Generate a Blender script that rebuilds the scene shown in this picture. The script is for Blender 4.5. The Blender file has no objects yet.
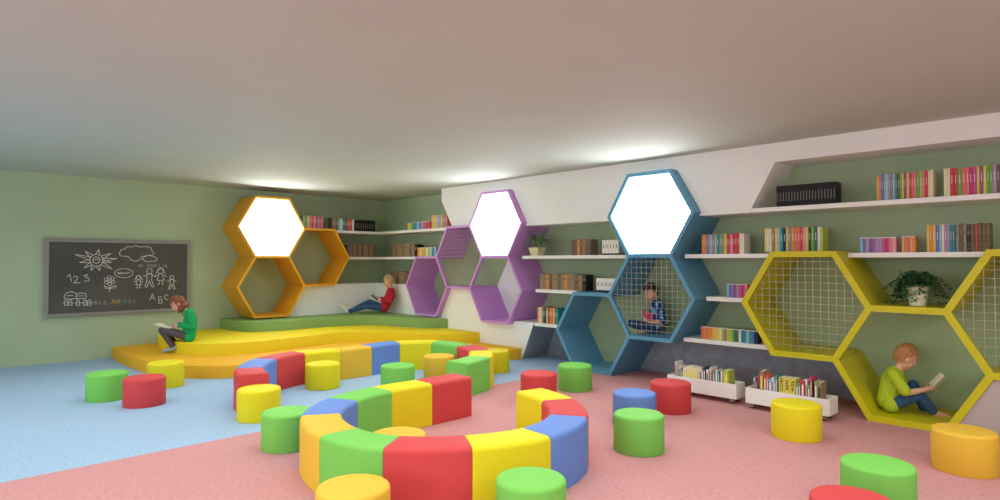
# Children's library room built object by object (metres).
LAMP_E, WORLD_E, WIN_P, CEIL_P, EXPO, GRID_P = 9.0, 1.0, 34, 12, 0.42, 7.5
LUMS = [(-6.5,-1.3),(-3.5,-1.4),(-1.0,-1.2),(1.3,-.6),(1.6,1.8),(1.6,4.0)]
MARKS = {"chalk_sun":["white",[[[1.891,1.363],[1.884,1.326],[1.863,1.297],[1.833,1.281],[1.799,1.281],[1.769,1.298],[1.748,1.327],[1.74,1.363],[1.747,1.399],[1.768,1.429],[1.797,1.445],[1.831,1.445],[1.862,1.429],[1.883,1.4],[1.891,1.363]],[[1.857,1.363],[1.845,1.332],[1.816,1.319],[1.786,1.332],[1.773,1.363],[1.785,1.395],[1.815,1.408],[1.844,1.395],[1.857,1.363]],[[1.794,1.369],[1.836,1.376]],[[1.734,1.363],[1.568,1.442],[1.745,1.409]],[[1.74,1.399],[1.684,1.485],[1.767,1.437]],[[1.809,1.455],[1.84,1.512],[1.852,1.445]],[[1.877,1.423],[1.984,1.458],[1.896,1.379]],[[1.892,1.395],[2.06,1.386],[1.896,1.346]],[[1.897,1.374],[1.991,1.332],[1.89,1.326]],[[1.895,1.34],[2.002,1.238],[1.874,1.298]],[[1.86,1.286],[1.853,1.22],[1.818,1.272]],[[1.799,1.274],[1.754,1.221],[1.76,1.296]],[[1.761,1.296],[1.677,1.259],[1.738,1.337]],[[1.741,1.327],[1.625,1.332],[1.735,1.375]]]],"chalk_cloud":["white",[[[2.088,1.465],[2.106,1.507],[2.155,1.522],[2.179,1.558],[2.241,1.552],[2.279,1.574],[2.342,1.553],[2.418,1.562],[2.483,1.548],[2.497,1.498],[2.523,1.476],[2.51,1.44],[2.433,1.432],[2.394,1.417],[2.369,1.424],[2.356,1.381],[2.293,1.349],[2.231,1.366],[2.199,1.416],[2.131,1.42],[2.095,1.43],[2.088,1.465]],[[2.388,1.403],[2.42,1.425],[2.471,1.432],[2.523,1.418],[2.57,1.389],[2.55,1.352],[2.498,1.349],[2.446,1.341],[2.401,1.355],[2.382,1.381],[2.388,1.403]]]],"chalk_speech_bubble":["white",[[[2.258,1.178],[2.251,1.156],[2.231,1.137],[2.201,1.123],[2.164,1.116],[2.125,1.116],[2.088,1.125],[2.058,1.14],[2.039,1.159],[2.032,1.181],[2.038,1.203],[2.057,1.223],[2.087,1.237],[2.123,1.244],[2.163,1.244],[2.2,1.236],[2.23,1.221],[2.25,1.201],[2.258,1.178]],[[2.067,1.173],[2.079,1.195],[2.091,1.169],[2.103,1.195],[2.116,1.169],[2.128,1.191],[2.146,1.169],[2.158,1.188],[2.177,1.171],[2.195,1.193],[2.214,1.176]]]],"chalk_numbers":["white",[[[1.484,1.138],[1.514,1.175],[1.538,1.077]],[[1.556,1.133],[1.578,1.152],[1.603,1.136],[1.597,1.102],[1.563,1.058],[1.636,1.056]],[[1.663,1.15],[1.72,1.168],[1.689,1.131],[1.737,1.115],[1.727,1.08],[1.676,1.078]]]],"chalk_flower":["white",[[[1.99,1.074],[1.985,1.062],[1.973,1.057],[1.961,1.063],[1.956,1.075],[1.961,1.087],[1.973,1.092],[1.985,1.087],[1.99,1.074]],[[2.038,1.059],[2.032,1.044],[2.016,1.038],[2.001,1.045],[1.994,1.06],[2.001,1.075],[2.016,1.081],[2.032,1.074],[2.038,1.059]],[[2.001,1.032],[1.995,1.017],[1.979,1.011],[1.964,1.017],[1.957,1.033],[1.964,1.048],[1.979,1.054],[1.994,1.047],[2.001,1.032]],[[1.958,1.051],[1.951,1.036],[1.936,1.03],[1.921,1.037],[1.914,1.052],[1.921,1.067],[1.936,1.073],[1.951,1.066],[1.958,1.051]],[[1.951,1.097],[1.945,1.082],[1.93,1.076],[1.915,1.083],[1.908,1.098],[1.914,1.113],[1.929,1.119],[1.945,1.113],[1.951,1.097]],[[1.988,1.125],[1.982,1.11],[1.967,1.104],[1.951,1.11],[1.945,1.126],[1.951,1.141],[1.966,1.147],[1.982,1.14],[1.988,1.125]],[[2.032,1.106],[2.026,1.091],[2.01,1.085],[1.995,1.091],[1.988,1.107],[1.994,1.122],[2.01,1.128],[2.025,1.121],[2.032,1.106]],[[1.982,1.016],[1.979,0.973],[1.966,0.923]],[[1.977,0.977],[1.932,0.998],[1.907,1.01],[1.924,0.975],[1.977,0.973],[2.024,1.007],[2.058,1.002],[2.041,0.979],[1.981,0.969]]]],"chalk_family":["white",[[[2.355,1.112],[2.349,1.094],[2.333,1.085],[2.315,1.089],[2.303,1.104],[2.303,1.123],[2.315,1.137],[2.333,1.14],[2.348,1.131],[2.355,1.112]],[[2.314,1.085],[2.294,1.013],[2.365,1.012],[2.343,1.084],[2.314,1.085]],[[2.315,1.013],[2.316,0.969],[2.301,0.965]],[[2.343,1.012],[2.344,0.968],[2.358,0.963]],[[2.308,1.069],[2.269,1.054]],[[2.35,1.068],[2.389,1.051]],[[2.302,1.129],[2.286,1.09],[2.276,1.082]],[[2.355,1.128],[2.371,1.088],[2.382,1.08]],[[2.297,1.113],[2.283,1.086]],[[2.303,1.133],[2.328,1.149],[2.353,1.132]],[[2.504,1.205],[2.495,1.18],[2.474,1.168],[2.449,1.173],[2.433,1.193],[2.433,1.219],[2.448,1.239],[2.473,1.243],[2.495,1.23],[2.504,1.205]],[[2.433,1.164],[2.439,1.075],[2.411,0.983],[2.435,0.976],[2.468,1.063],[2.504,0.974],[2.528,0.979],[2.498,1.073],[2.502,1.163],[2.433,1.164]],[[2.438,1.151],[2.385,1.125]],[[2.497,1.15],[2.551,1.122]],[[2.65,1.203],[2.641,1.179],[2.62,1.167],[2.596,1.172],[2.58,1.191],[2.58,1.217],[2.595,1.236],[2.619,1.241],[2.641,1.228],[2.65,1.203]],[[2.595,1.167],[2.567,1.071],[2.663,1.069],[2.633,1.166],[2.595,1.167]],[[2.596,1.071],[2.596,1.012],[2.577,1.007]],[[2.634,1.07],[2.635,1.011],[2.654,1.005]],[[2.585,1.15],[2.533,1.125]],[[2.643,1.15],[2.697,1.122]],[[2.577,1.226],[2.556,1.173],[2.542,1.162]],[[2.65,1.225],[2.672,1.171],[2.687,1.16]],[[2.57,1.204],[2.552,1.167]],[[2.58,1.231],[2.613,1.252],[2.647,1.23]],[[2.793,1.11],[2.786,1.092],[2.77,1.082],[2.75,1.086],[2.738,1.101],[2.738,1.121],[2.75,1.136],[2.769,1.139],[2.786,1.129],[2.793,1.11]],[[2.738,1.078],[2.743,1.012],[2.721,0.942],[2.739,0.937],[2.765,1.003],[2.793,0.935],[2.812,0.939],[2.788,1.01],[2.791,1.077],[2.738,1.078]],[[2.742,1.066],[2.701,1.05]],[[2.788,1.064],[2.83,1.047]]]],"chalk_word_0":["faint",[[[2.33,1.26],[2.33,1.303],[2.343,1.278],[2.356,1.303],[2.357,1.26]],[[2.38,1.303],[2.38,1.26]]]],"chalk_word_1":["faint",[[[2.468,1.303],[2.444,1.303],[2.444,1.26]],[[2.444,1.281],[2.463,1.281]],[[2.479,1.259],[2.492,1.303],[2.506,1.259]],[[2.484,1.277],[2.5,1.277]],[[2.516,1.259],[2.516,1.303],[2.53,1.277],[2.543,1.303],[2.544,1.259]],[[2.568,1.303],[2.568,1.259]],[[2.595,1.303],[2.595,1.259],[2.62,1.258]],[[2.644,1.302],[2.645,1.258]],[[2.67,1.258],[2.683,1.302],[2.697,1.258]],[[2.675,1.276],[2.692,1.276]]]],"chalk_letter_0":["white",[[[2.476,0.785],[2.508,0.871],[2.542,0.782]],[[2.489,0.82],[2.529,0.818]]]],"chalk_letter_1":["white",[[[2.592,0.831],[2.593,0.733],[2.625,0.731],[2.641,0.752],[2.625,0.781],[2.593,0.782]],[[2.625,0.781],[2.635,0.805],[2.619,0.83],[2.592,0.831]]]],"chalk_letter_2":["white",[[[2.713,0.847],[2.695,0.856],[2.672,0.833],[2.672,0.802],[2.691,0.778],[2.714,0.785]]]],"chalk_letter_0_0":["faint",[[[1.795,0.757],[1.795,0.799],[1.81,0.798],[1.814,0.756]],[[1.813,0.792],[1.828,0.797],[1.832,0.755]]]],"chalk_letter_1_0":["faint",[[[1.866,0.796],[1.866,0.753]],[[1.865,0.817],[1.865,0.812]]]],"chalk_letter_2_0":["faint",[[[1.937,0.789],[1.918,0.795],[1.905,0.784],[1.932,0.764],[1.919,0.75],[1.9,0.756]]]],"chalk_word_amigos":["yellow",[[[2.003,0.758],[2.021,0.816],[2.041,0.756]],[[2.01,0.781],[2.033,0.78]],[[2.057,0.755],[2.056,0.814],[2.076,0.778],[2.095,0.812],[2.096,0.753]]]],"chalk_word_amigos_1":["green",[[[2.126,0.811],[2.127,0.756]],[[2.181,0.8],[2.17,0.809],[2.155,0.793],[2.156,0.771],[2.167,0.754],[2.182,0.761],[2.182,0.781],[2.17,0.781]]]],"chalk_word_amigos_2":["lilac",[[[2.219,0.811],[2.202,0.784],[2.219,0.755],[2.237,0.782],[2.219,0.811]],[[2.293,0.802],[2.273,0.808],[2.257,0.795],[2.289,0.769],[2.273,0.753],[2.254,0.759]]]],"chalk_friends":["white",[[[1.456,0.859],[1.46,0.9],[1.494,0.932],[1.54,0.94],[1.579,0.92],[1.603,0.906],[1.65,0.923],[1.697,0.906],[1.707,0.868],[1.69,0.845],[1.603,0.842],[1.584,0.873],[1.603,0.906]],[[1.456,0.859],[1.51,0.842],[1.588,0.846]],[[1.486,0.886],[1.556,0.889]],[[1.611,0.879],[1.674,0.88]],[[1.495,0.816],[1.488,0.802],[1.473,0.799],[1.46,0.81],[1.46,0.826],[1.472,0.836],[1.488,0.831],[1.495,0.816]],[[1.461,0.799],[1.459,0.762],[1.495,0.76],[1.492,0.798]],[[1.443,0.793],[1.461,0.788]],[[1.492,0.787],[1.511,0.793]],[[1.544,0.814],[1.537,0.8],[1.522,0.797],[1.509,0.808],[1.509,0.824],[1.521,0.833],[1.537,0.829],[1.544,0.814]],[[1.51,0.797],[1.508,0.76],[1.545,0.758],[1.541,0.796]],[[1.492,0.79],[1.511,0.786]],[[1.542,0.784],[1.56,0.791]],[[1.63,0.81],[1.623,0.796],[1.607,0.793],[1.595,0.804],[1.594,0.82],[1.607,0.83],[1.623,0.825],[1.63,0.81]],[[1.596,0.793],[1.593,0.755],[1.631,0.753],[1.627,0.791]],[[1.577,0.786],[1.596,0.782]],[[1.627,0.78],[1.646,0.787]],[[1.71,0.807],[1.703,0.792],[1.686,0.789],[1.673,0.8],[1.673,0.816],[1.686,0.826],[1.702,0.822],[1.71,0.807]],[[1.675,0.789],[1.672,0.751],[1.71,0.749],[1.707,0.788]],[[1.656,0.782],[1.675,0.778]],[[1.707,0.776],[1.726,0.783]],[[1.758,0.804],[1.751,0.79],[1.734,0.787],[1.721,0.798],[1.721,0.814],[1.734,0.824],[1.75,0.82],[1.758,0.804]],[[1.723,0.787],[1.72,0.749],[1.758,0.747],[1.755,0.785]],[[1.704,0.78],[1.723,0.775]],[[1.755,0.774],[1.774,0.781]]]]}
KIDS = {"lime":{"head":[-1.286,6.135,0.519],"crown":[-1.297,6.126,0.639],"face":[-1.214,6.162,0.462],"neck":[-1.336,6.105,0.431],"chest":[-1.377,6.081,0.318],"pelvis":[-1.409,6.065,0.122],"shN":[-1.349,5.984,0.391],"shF":[-1.378,6.193,0.36],"elN":[-1.251,5.963,0.248],"elF":[-1.286,6.289,0.202],"wrN":[-1.129,6.065,0.283],"wrF":[-1.155,6.291,0.247],"haN":[-1.098,6.124,0.301],"haF":[-1.12,6.286,0.274],"hiN":[-1.371,6.009,0.125],"hiF":[-1.403,6.149,0.1],"knN":[-1.184,6.099,0.221],"knF":[-1.26,6.251,0.275],"anN":[-1.098,6.17,0.078],"anF":[-1.189,6.315,0.05],"toN":[-0.996,6.234,0.034],"toF":[-1.088,6.393,0.013],"bk":[-1.054,6.219,0.322]},"red":{"head":[-8.75,5.864,0.996],"crown":[-8.734,5.877,1.109],"face":[-8.805,5.78,0.945],"neck":[-8.725,5.892,0.889],"chest":[-8.739,5.882,0.749],"pelvis":[-8.806,5.818,0.553],"shN":[-8.649,5.85,0.84],"shF":[-8.809,5.929,0.837],"elN":[-8.631,5.822,0.664],"elF":[-8.876,5.9,0.68],"wrN":[-8.78,5.74,0.688],"wrF":[-8.89,5.8,0.705],"haN":[-8.843,5.704,0.721],"haF":[-8.924,5.749,0.736],"hiN":[-8.762,5.777,0.544],"hiF":[-8.872,5.837,0.542],"knN":[-8.959,5.546,0.58],"knF":[-9.054,5.676,0.651],"anN":[-9.183,5.333,0.491],"anF":[-9.258,5.47,0.512],"toN":[-9.255,5.242,0.59],"toF":[-9.368,5.37,0.567],"bk":[-8.933,5.683,0.718]},"girl":{"head":[-8.646,2.509,0.784],"crown":[-8.624,2.529,0.898],"face":[-8.648,2.43,0.702],"neck":[-8.571,2.588,0.701],"chest":[-8.532,2.632,0.563],"pelvis":[-8.545,2.623,0.376],"shN":[-8.447,2.601,0.669],"shF":[-8.637,2.636,0.659],"elN":[-8.387,2.624,0.496],"elF":[-8.651,2.67,0.468],"wrN":[-8.58,2.498,0.514],"wrF":[-8.697,2.535,0.518],"haN":[-8.635,2.456,0.509],"haF":[-8.727,2.49,0.515],"hiN":[-8.481,2.604,0.357],"hiF":[-8.616,2.638,0.346],"knN":[-8.72,2.342,0.453],"knF":[-8.865,2.393,0.447],"anN":[-8.622,2.462,0.216],"anF":[-8.712,2.543,0.209],"toN":[-8.704,2.365,0.179],"toF":[-8.814,2.454,0.162],"bk":[-8.761,2.399,0.48]},"blue":{"head":[-3.862,6.25,0.973],"crown":[-3.851,6.258,1.08],"face":[-3.893,6.148,0.926],"neck":[-3.817,6.299,0.885],"chest":[-3.813,6.306,0.749],"pelvis":[-3.815,6.308,0.584],"shN":[-3.757,6.246,0.846],"shF":[-3.874,6.362,0.834],"elN":[-3.704,6.263,0.637],"elF":[-3.914,6.363,0.656],"wrN":[-3.834,6.158,0.639],"wrF":[-3.914,6.247,0.672],"haN":[-3.87,6.135,0.666],"haF":[-3.928,6.218,0.69],"hiN":[-3.789,6.25,0.566],"hiF":[-3.859,6.35,0.558],"knN":[-3.938,5.995,0.622],"knF":[-4.096,6.191,0.605],"anN":[-3.842,6.139,0.543],"anF":[-3.953,6.24,0.532],"toN":[-3.888,6.063,0.532],"toF":[-4.017,6.189,0.511],"bk":[-3.94,6.177,0.708]}}
import bpy, bmesh, math, random
from mathutils import Vector, Matrix
from mathutils.noise import noise as mnoise
random.seed(7)
C = bpy.context.scene.collection
S3 = math.sqrt(3)
R = math.radians

# ------------------------------------------------------------------ materials
def lin(c):
    return tuple((x/12.92 if x <= .04045 else ((x+.055)/1.055)**2.4) for x in c)
MC = {}
def mat(name, rgb, rough=.55, noise=None, spec=.3, emit=None, bump=0, metal=0, sheen=0):
    """rgb is sRGB 0-255; noise=(scale, amount) gives a procedural tone variation"""
    if name in MC: return MC[name]
    m = bpy.data.materials.new(name); m.use_nodes = True
    nt = m.node_tree; b = nt.nodes['Principled BSDF']
    c = lin([v/255 for v in rgb])
    b.inputs['Base Color'].default_value = (*c, 1)
    b.inputs['Roughness'].default_value = rough
    b.inputs['Specular IOR Level'].default_value = spec
    b.inputs['Metallic'].default_value = metal
    if sheen: b.inputs['Sheen Weight'].default_value = sheen
    if noise or bump:
        tc = nt.nodes.new('ShaderNodeTexCoord')
        n = nt.nodes.new('ShaderNodeTexNoise'); n.inputs['Scale'].default_value = noise[0] if noise else 60
        n.inputs['Detail'].default_value = 6
        nt.links.new(tc.outputs['Object'], n.inputs['Vector'])
        if noise:
            r = nt.nodes.new('ShaderNodeValToRGB')
            a = noise[1]
            r.color_ramp.elements[0].position = .3; r.color_ramp.elements[1].position = .7
            r.color_ramp.elements[0].color = (*[v*(1-a) for v in c], 1)
            r.color_ramp.elements[1].color = (*[min(1, v*(1+a)) for v in c], 1)
            nt.links.new(n.outputs['Fac'], r.inputs['Fac'])
            nt.links.new(r.outputs['Color'], b.inputs['Base Color'])
        if bump:
            bp = nt.nodes.new('ShaderNodeBump'); bp.inputs['Strength'].default_value = bump
            bp.inputs['Distance'].default_value = .004
            nt.links.new(n.outputs['Fac'], bp.inputs['Height'])
            nt.links.new(bp.outputs['Normal'], b.inputs['Normal'])
    if emit:
        b.inputs['Emission Color'].default_value = (*lin([v/255 for v in rgb]), 1)
        b.inputs['Emission Strength'].default_value = emit
    MC[name] = m
    return m

GREEN_W = mat('sage green wall paint', (170,187,153), .7, (3,.03))
WHITE_W = mat('white wall paint', (240,243,241), .6, (3,.015))
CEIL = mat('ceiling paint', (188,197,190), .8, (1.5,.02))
GREY_W = mat('dark grey carpeted wall', (150,157,168), .95, (14,.14), .1, bump=.5)
BLUE_C = mat('light blue carpet', (156,181,206), .95, (38,.10), .1, bump=.3)
RED_C = mat('salmon red carpet', (196,141,140), .95, (38,.10), .1, bump=.3)
SHELF = mat('white lacquered shelf', (242,242,239), .4)
def vinyl(n, rgb): return mat(n+' vinyl', rgb, .62, (40,.02), .2)
V = dict(red=vinyl('red',(206,72,74)), green=vinyl('green',(122,198,88)), yellow=vinyl('yellow',(228,212,34)),
         blue=vinyl('blue',(104,138,208)), orange=vinyl('orange',(228,184,62)))

# ------------------------------------------------------------------ object helpers
def mesh_obj(name, verts, faces, mats, parent=None, midx=None, smooth=False, bevel=0, autosmooth=None):
    me = bpy.data.meshes.new(name)
    me.from_pydata([tuple(v) for v in verts], [], faces)
    for m in (mats if isinstance(mats, (list, tuple)) else [mats]): me.materials.append(m)
    if midx: me.polygons.foreach_set('material_index', midx)
    bm = bmesh.new(); bm.from_mesh(me)
    bmesh.ops.recalc_face_normals(bm, faces=bm.faces)
    if bevel:
        bmesh.ops.bevel(bm, geom=list(bm.edges), offset=bevel, segments=2, affect='EDGES', profile=.5, clamp_overlap=True)
    bm.to_mesh(me); bm.free()
    if smooth: me.polygons.foreach_set('use_smooth', [True]*len(me.polygons))
    if autosmooth is not None:
        me.polygons.foreach_set('use_smooth', [True]*len(me.polygons))
        me.set_sharp_from_angle(angle=R(autosmooth))
    o = bpy.data.objects.new(name, me); C.objects.link(o)
    if parent: o.parent = parent
    return o
def empty(name, loc=(0,0,0), rz=0):
    o = bpy.data.objects.new(name, None); C.objects.link(o); o.location = loc; o.rotation_euler = (0,0,rz)
    o.empty_display_size = .1
    return o
def tag(o, label, cat, group=None, kind=None):
    o['label'] = label; o['category'] = cat
    if group: o['group'] = group
    if kind: o['kind'] = kind
    return o
def struct(o, label=None):
    o['kind'] = 'structure'
    if label: o['label'] = label
    return o
class MB:
    def __init__(s): s.v=[]; s.f=[]; s.m=[]
    def add(s, v, f, m=0):
        n=len(s.v); s.v+= [tuple(x) for x in v]; s.f+= [tuple(i+n for i in q) for q in f]; s.m+= [m]*len(f); return s
    def box(s, x0,x1,y0,y1,z0,z1,m=0):
        v=[(x,y,z) for z in (z0,z1) for y in (y0,y1) for x in (x0,x1)]
        return s.add(v,[(0,2,3,1),(4,5,7,6),(0,1,5,4),(2,6,7,3),(0,4,6,2),(1,3,7,5)],m)
    def tube(s, pts, r, m=0, n=8, cap=True):
        pts=[Vector(p) for p in pts]; rs=r if isinstance(r,(list,tuple)) else [r]*len(pts)
        base=len(s.v); up=None
        for i,p in enumerate(pts):
            d=(pts[min(i+1,len(pts)-1)]-pts[max(i-1,0)]).normalized()
            if up is None: up=d.orthogonal().normalized()
            a=(up-d*up.dot(d)); a=a.normalized() if a.length>1e-6 else d.orthogonal().normalized(); up=a; b=d.cross(a)
            for k in range(n):
                t=2*math.pi*k/n; s.v.append(tuple(p+(a*math.cos(t)+b*math.sin(t))*rs[i]))
        for i in range(len(pts)-1):
            for k in range(n):
                q=base+i*n; s.f.append((q+k,q+(k+1)%n,q+n+(k+1)%n,q+n+k)); s.m.append(m)
        if cap:
            s.f.append(tuple(base+k for k in range(n))[::-1]); s.m.append(m)
            q=base+(len(pts)-1)*n; s.f.append(tuple(q+k for k in range(n))); s.m.append(m)
        return s
    def lathe(s, prof, cx=0, cy=0, n=32, m=0, cap_bottom=True, cap_top=True):
        base=len(s.v)
        for r,z in prof:
            for k in range(n):
                t=2*math.pi*k/n; s.v.append((cx+r*math.cos(t),cy+r*math.sin(t),z))
        for i in range(len(prof)-1):
            for k in range(n):
                q=base+i*n; s.f.append((q+k,q+(k+1)%n,q+n+(k+1)%n,q+n+k)); s.m.append(m)
        if cap_bottom: s.f.append(tuple(base+k for k in range(n))[::-1]); s.m.append(m)
        if cap_top:
            q=base+(len(prof)-1)*n; s.f.append(tuple(q+k for k in range(n))); s.m.append(m)
        return s
    def prism(s, poly, a0, a1, axis='y', m=0, mside=None):
        """poly in the plane perpendicular to axis; y: (x,z), x: (y,z), z: (x,y)"""
        n=len(poly)
        def P(p,a): return {'y':(p[0],a,p[1]),'x':(a,p[0],p[1]),'z':(p[0],p[1],a)}[axis]
        base=len(s.v); s.v+= [P(p,a0) for p in poly]+[P(p,a1) for p in poly]
        s.f.append(tuple(base+i for i in range(n))); s.m.append(m)
        s.f.append(tuple(base+n+i for i in range(n))[::-1]); s.m.append(m)
        for i in range(n):
            j=(i+1)%n; s.f.append((base+i,base+n+i,base+n+j,base+j)); s.m.append(mside.get(i,m) if mside else m)
        return s
    def build(s, name, mats, parent=None, **k):
        return mesh_obj(name, s.v, s.f, mats, parent, midx=s.m, **k)

XL, YB, YP, HC = -9.8475, 6.530, 6.0301, 2.5065
XR, YF = 3.2, -3.6

# ------------------------------------------------------------------ room shell
f = MB(); X0 = -4.77
f.add([(XL,YF,0),(X0,YF,0),(X0,YB,0),(XL,YB,0)],[(0,1,2,3)],0)
f.add([(X0,YF,0),(XR,YF,0),(XR,YB,0),(X0,YB,0)],[(0,1,2,3)],1)
f.box(XL-.1,XR+.1,YF-.1,YB+.1,-.12,-.004,1)
struct(f.build('floor',[BLUE_C,RED_C]),'carpet floor, light blue on the left and salmon red on the right')
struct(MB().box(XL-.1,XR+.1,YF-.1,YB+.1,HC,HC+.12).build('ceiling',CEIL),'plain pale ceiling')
struct(MB().box(XL-.12,XL,YF-.1,YB+.1,0,HC).build('wall_left',GREEN_W),'sage green wall with the chalkboard')
w = MB().box(XL-.1,XR+.1,YB+.01,YB+.12,0,HC)
w.add([(XL,YB,0),(-5.8,YB,0),(-5.8,YB,HC),(XL,YB,HC)],[(0,1,2,3)],0)
w.add([(-5.8,YB,.478),(XR,YB,.478),(XR,YB,HC),(-5.8,YB,HC)],[(0,1,2,3)],0)
w.add([(-5.8,YB,0),(XR,YB,0),(XR,YB,.478),(-5.8,YB,.478)],[(0,1,2,3)],1)
struct(w.build('wall_right',[GREEN_W,GREY_W]),'sage green shelf wall, dark grey near the floor')
struct(MB().box(XR,XR+.12,YF-.1,YB+.1,0,HC).build('wall_far_right',WHITE_W),'white end wall out of the frame')
# front wall behind the camera with three wide windows added to let in light
w = MB(); wins=[(-8.8,-6.2),(-5.4,-2.8),(-2.0,.6)]; z0,z1=.75,2.25
w.box(XL-.1,XR+.1,YF-.12,YF,0,z0); w.box(XL-.1,XR+.1,YF-.12,YF,z1,HC)
xs=[XL-.1]+[q for a in wins for q in a]+[XR+.1]
for i in range(0,len(xs),2): w.box(xs[i],xs[i+1],YF-.12,YF,z0,z1)
struct(w.build('wall_front',WHITE_W),'window wall behind the camera')
FR = mat('white window frame',(235,235,232),.4)
for i,(a,b) in enumerate(wins):
    w=MB()
    for x in (a,(a+b)/2-.025,b-.05): w.box(x,x+.05,YF-.08,YF-.03,z0,z1)
    w.box(a,b,YF-.08,YF-.03,z0,z0+.05); w.box(a,b,YF-.08,YF-.03,z1-.05,z1)
    struct(w.build('window_%d'%(i+1),FR),'wide white framed window')

# ------------------------------------------------------------------ white blocks built out from the shelf wall
t2=.021
def notch(cx):   # outline of the upper half of a lamp cell, left to right
    o=.5345+t2/math.cos(R(30)); r=[]
    return [(cx-o-.004,1.8739),(cx-o/2-.002,1.8739+o*S3/2+.003),(cx+o/2+.002,1.8739+o*S3/2+.003),(cx+o+.004,1.8739)]
pX, bX, yX = -6.2164, -3.6684, -2.0162
poly=[(-7.518,HC),(-7.518,2.31),(-7.262,1.899)]
n1=notch(pX); n2=notch(bX)
poly+= [(n1[0][0]-.0,1.899),n1[0]] if False else [(n1[0][0]+.012,1.899)]
poly+= [n1[1],n1[2],n1[3],(n1[3][0]-.02,1.837),(n2[0][0]+.02,1.837),n2[0],n2[1],n2[2],n2[3],(n2[3][0]-.02,1.837)]
poly+= [(-2.593,1.837),(-2.33,2.32),(XR,2.32),(XR,HC)]
struct(MB().prism(poly,YP,YB).build('trim_1',WHITE_W),'white upper wall block with a slanted shelf recess')
# lower block, L shaped, notched for the two hanging purple cells, slanted right end
o=.5345+t2/math.cos(R(30))+.003
def lownotch(cx,cz): return [(cx-o,cz),(cx-o/2,cz-o*S3/2),(cx+o/2,cz-o*S3/2),(cx+o,cz)]
dX=pX-3*.5345; zz=1.8739-S3*.5345
XT=XL+.446
poly=[(XT,0),(XT,.955)]+lownotch(dX,zz+.002)+lownotch(pX,zz+.002)[:3]+[(-5.90,.515),(-5.53,.515),(-5.545,.478),(-5.75,0)]
poly[2]=(poly[2][0],.955); poly[5]=(poly[5][0],.955); poly[6]=(poly[6][0],.955)
ns=len(poly)
lb=MB().prism(poly,YP,YB,mside={ns-2:1,ns-3:1})
struct(lb.build('trim_2',[WHITE_W,GREY_W]),'white lower wall block behind the stage')
struct(MB().prism([(4.33,0),(4.33,.455),(4.345,.470),(4.612,.949),(4.612,.955),(YB,.955),(YB,0)],XL,XT,'x').build('trim_3',WHITE_W),'white lower wall block along the chalkboard wall')

# ------------------------------------------------------------------ shelves
def shelf(x0,x1,zt,label,y0=YP+.002,y1=YB-.001,th=.043):
    o=MB().box(x0,x1,y0,y1,zt-th,zt).build('wall_shelf',SHELF,bevel=.002)
    return tag(o,label,'shelf','white wall shelves')
Z1,Z2,Z3,Z4 = 1.880,1.425,.974,.519
shelf(-2.575,XR-.01,Z1,'long white shelf inside the slanted upper recess, topmost on the right')
shelf(-5.75,-3.965,Z2,'white shelf between purple and blue honeycombs, upper one with spider plant')
shelf(-3.30,-2.325,Z2,'white shelf right of the blue lamp, under the colourful row of books')
shelf(-1.70,-.735,Z2,'white shelf bridging the two yellow meshed cells above the ivy')
shelf(-.085,XR-.01,Z2,'white shelf beyond the last yellow cell at the right edge')
shelf(-5.50,-4.79,Z3,'middle white shelf between purple and blue honeycombs with brown books')
shelf(-3.055,-2.60,Z3,'short middle white shelf between blue honeycomb and yellow cell')
shelf(-5.525,-5.06,Z4,'lowest white shelf left of the blue floor cell')
shelf(-3.32,-2.335,Z4,'lowest white shelf under the rainbow row of books')
def lshelf(zt,xe,ys,label):
    d=.50
    poly=[(XL+.001,ys),(XL+d,ys),(XL+d,YP+.002),(xe,YP+.002),(xe,YB-.001),(XL+.001,YB-.001)]
    o=MB().prism(poly,zt-.043,zt,'z').build('wall_shelf',SHELF,bevel=.002)
    return tag(o,label,'shelf','white wall shelves')
lshelf(Z1,-7.315,5.13,'upper white corner shelf running between orange and purple honeycombs')
lshelf(Z2,-8.125,5.42,'second white corner shelf running between orange and purple honeycombs')

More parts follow.
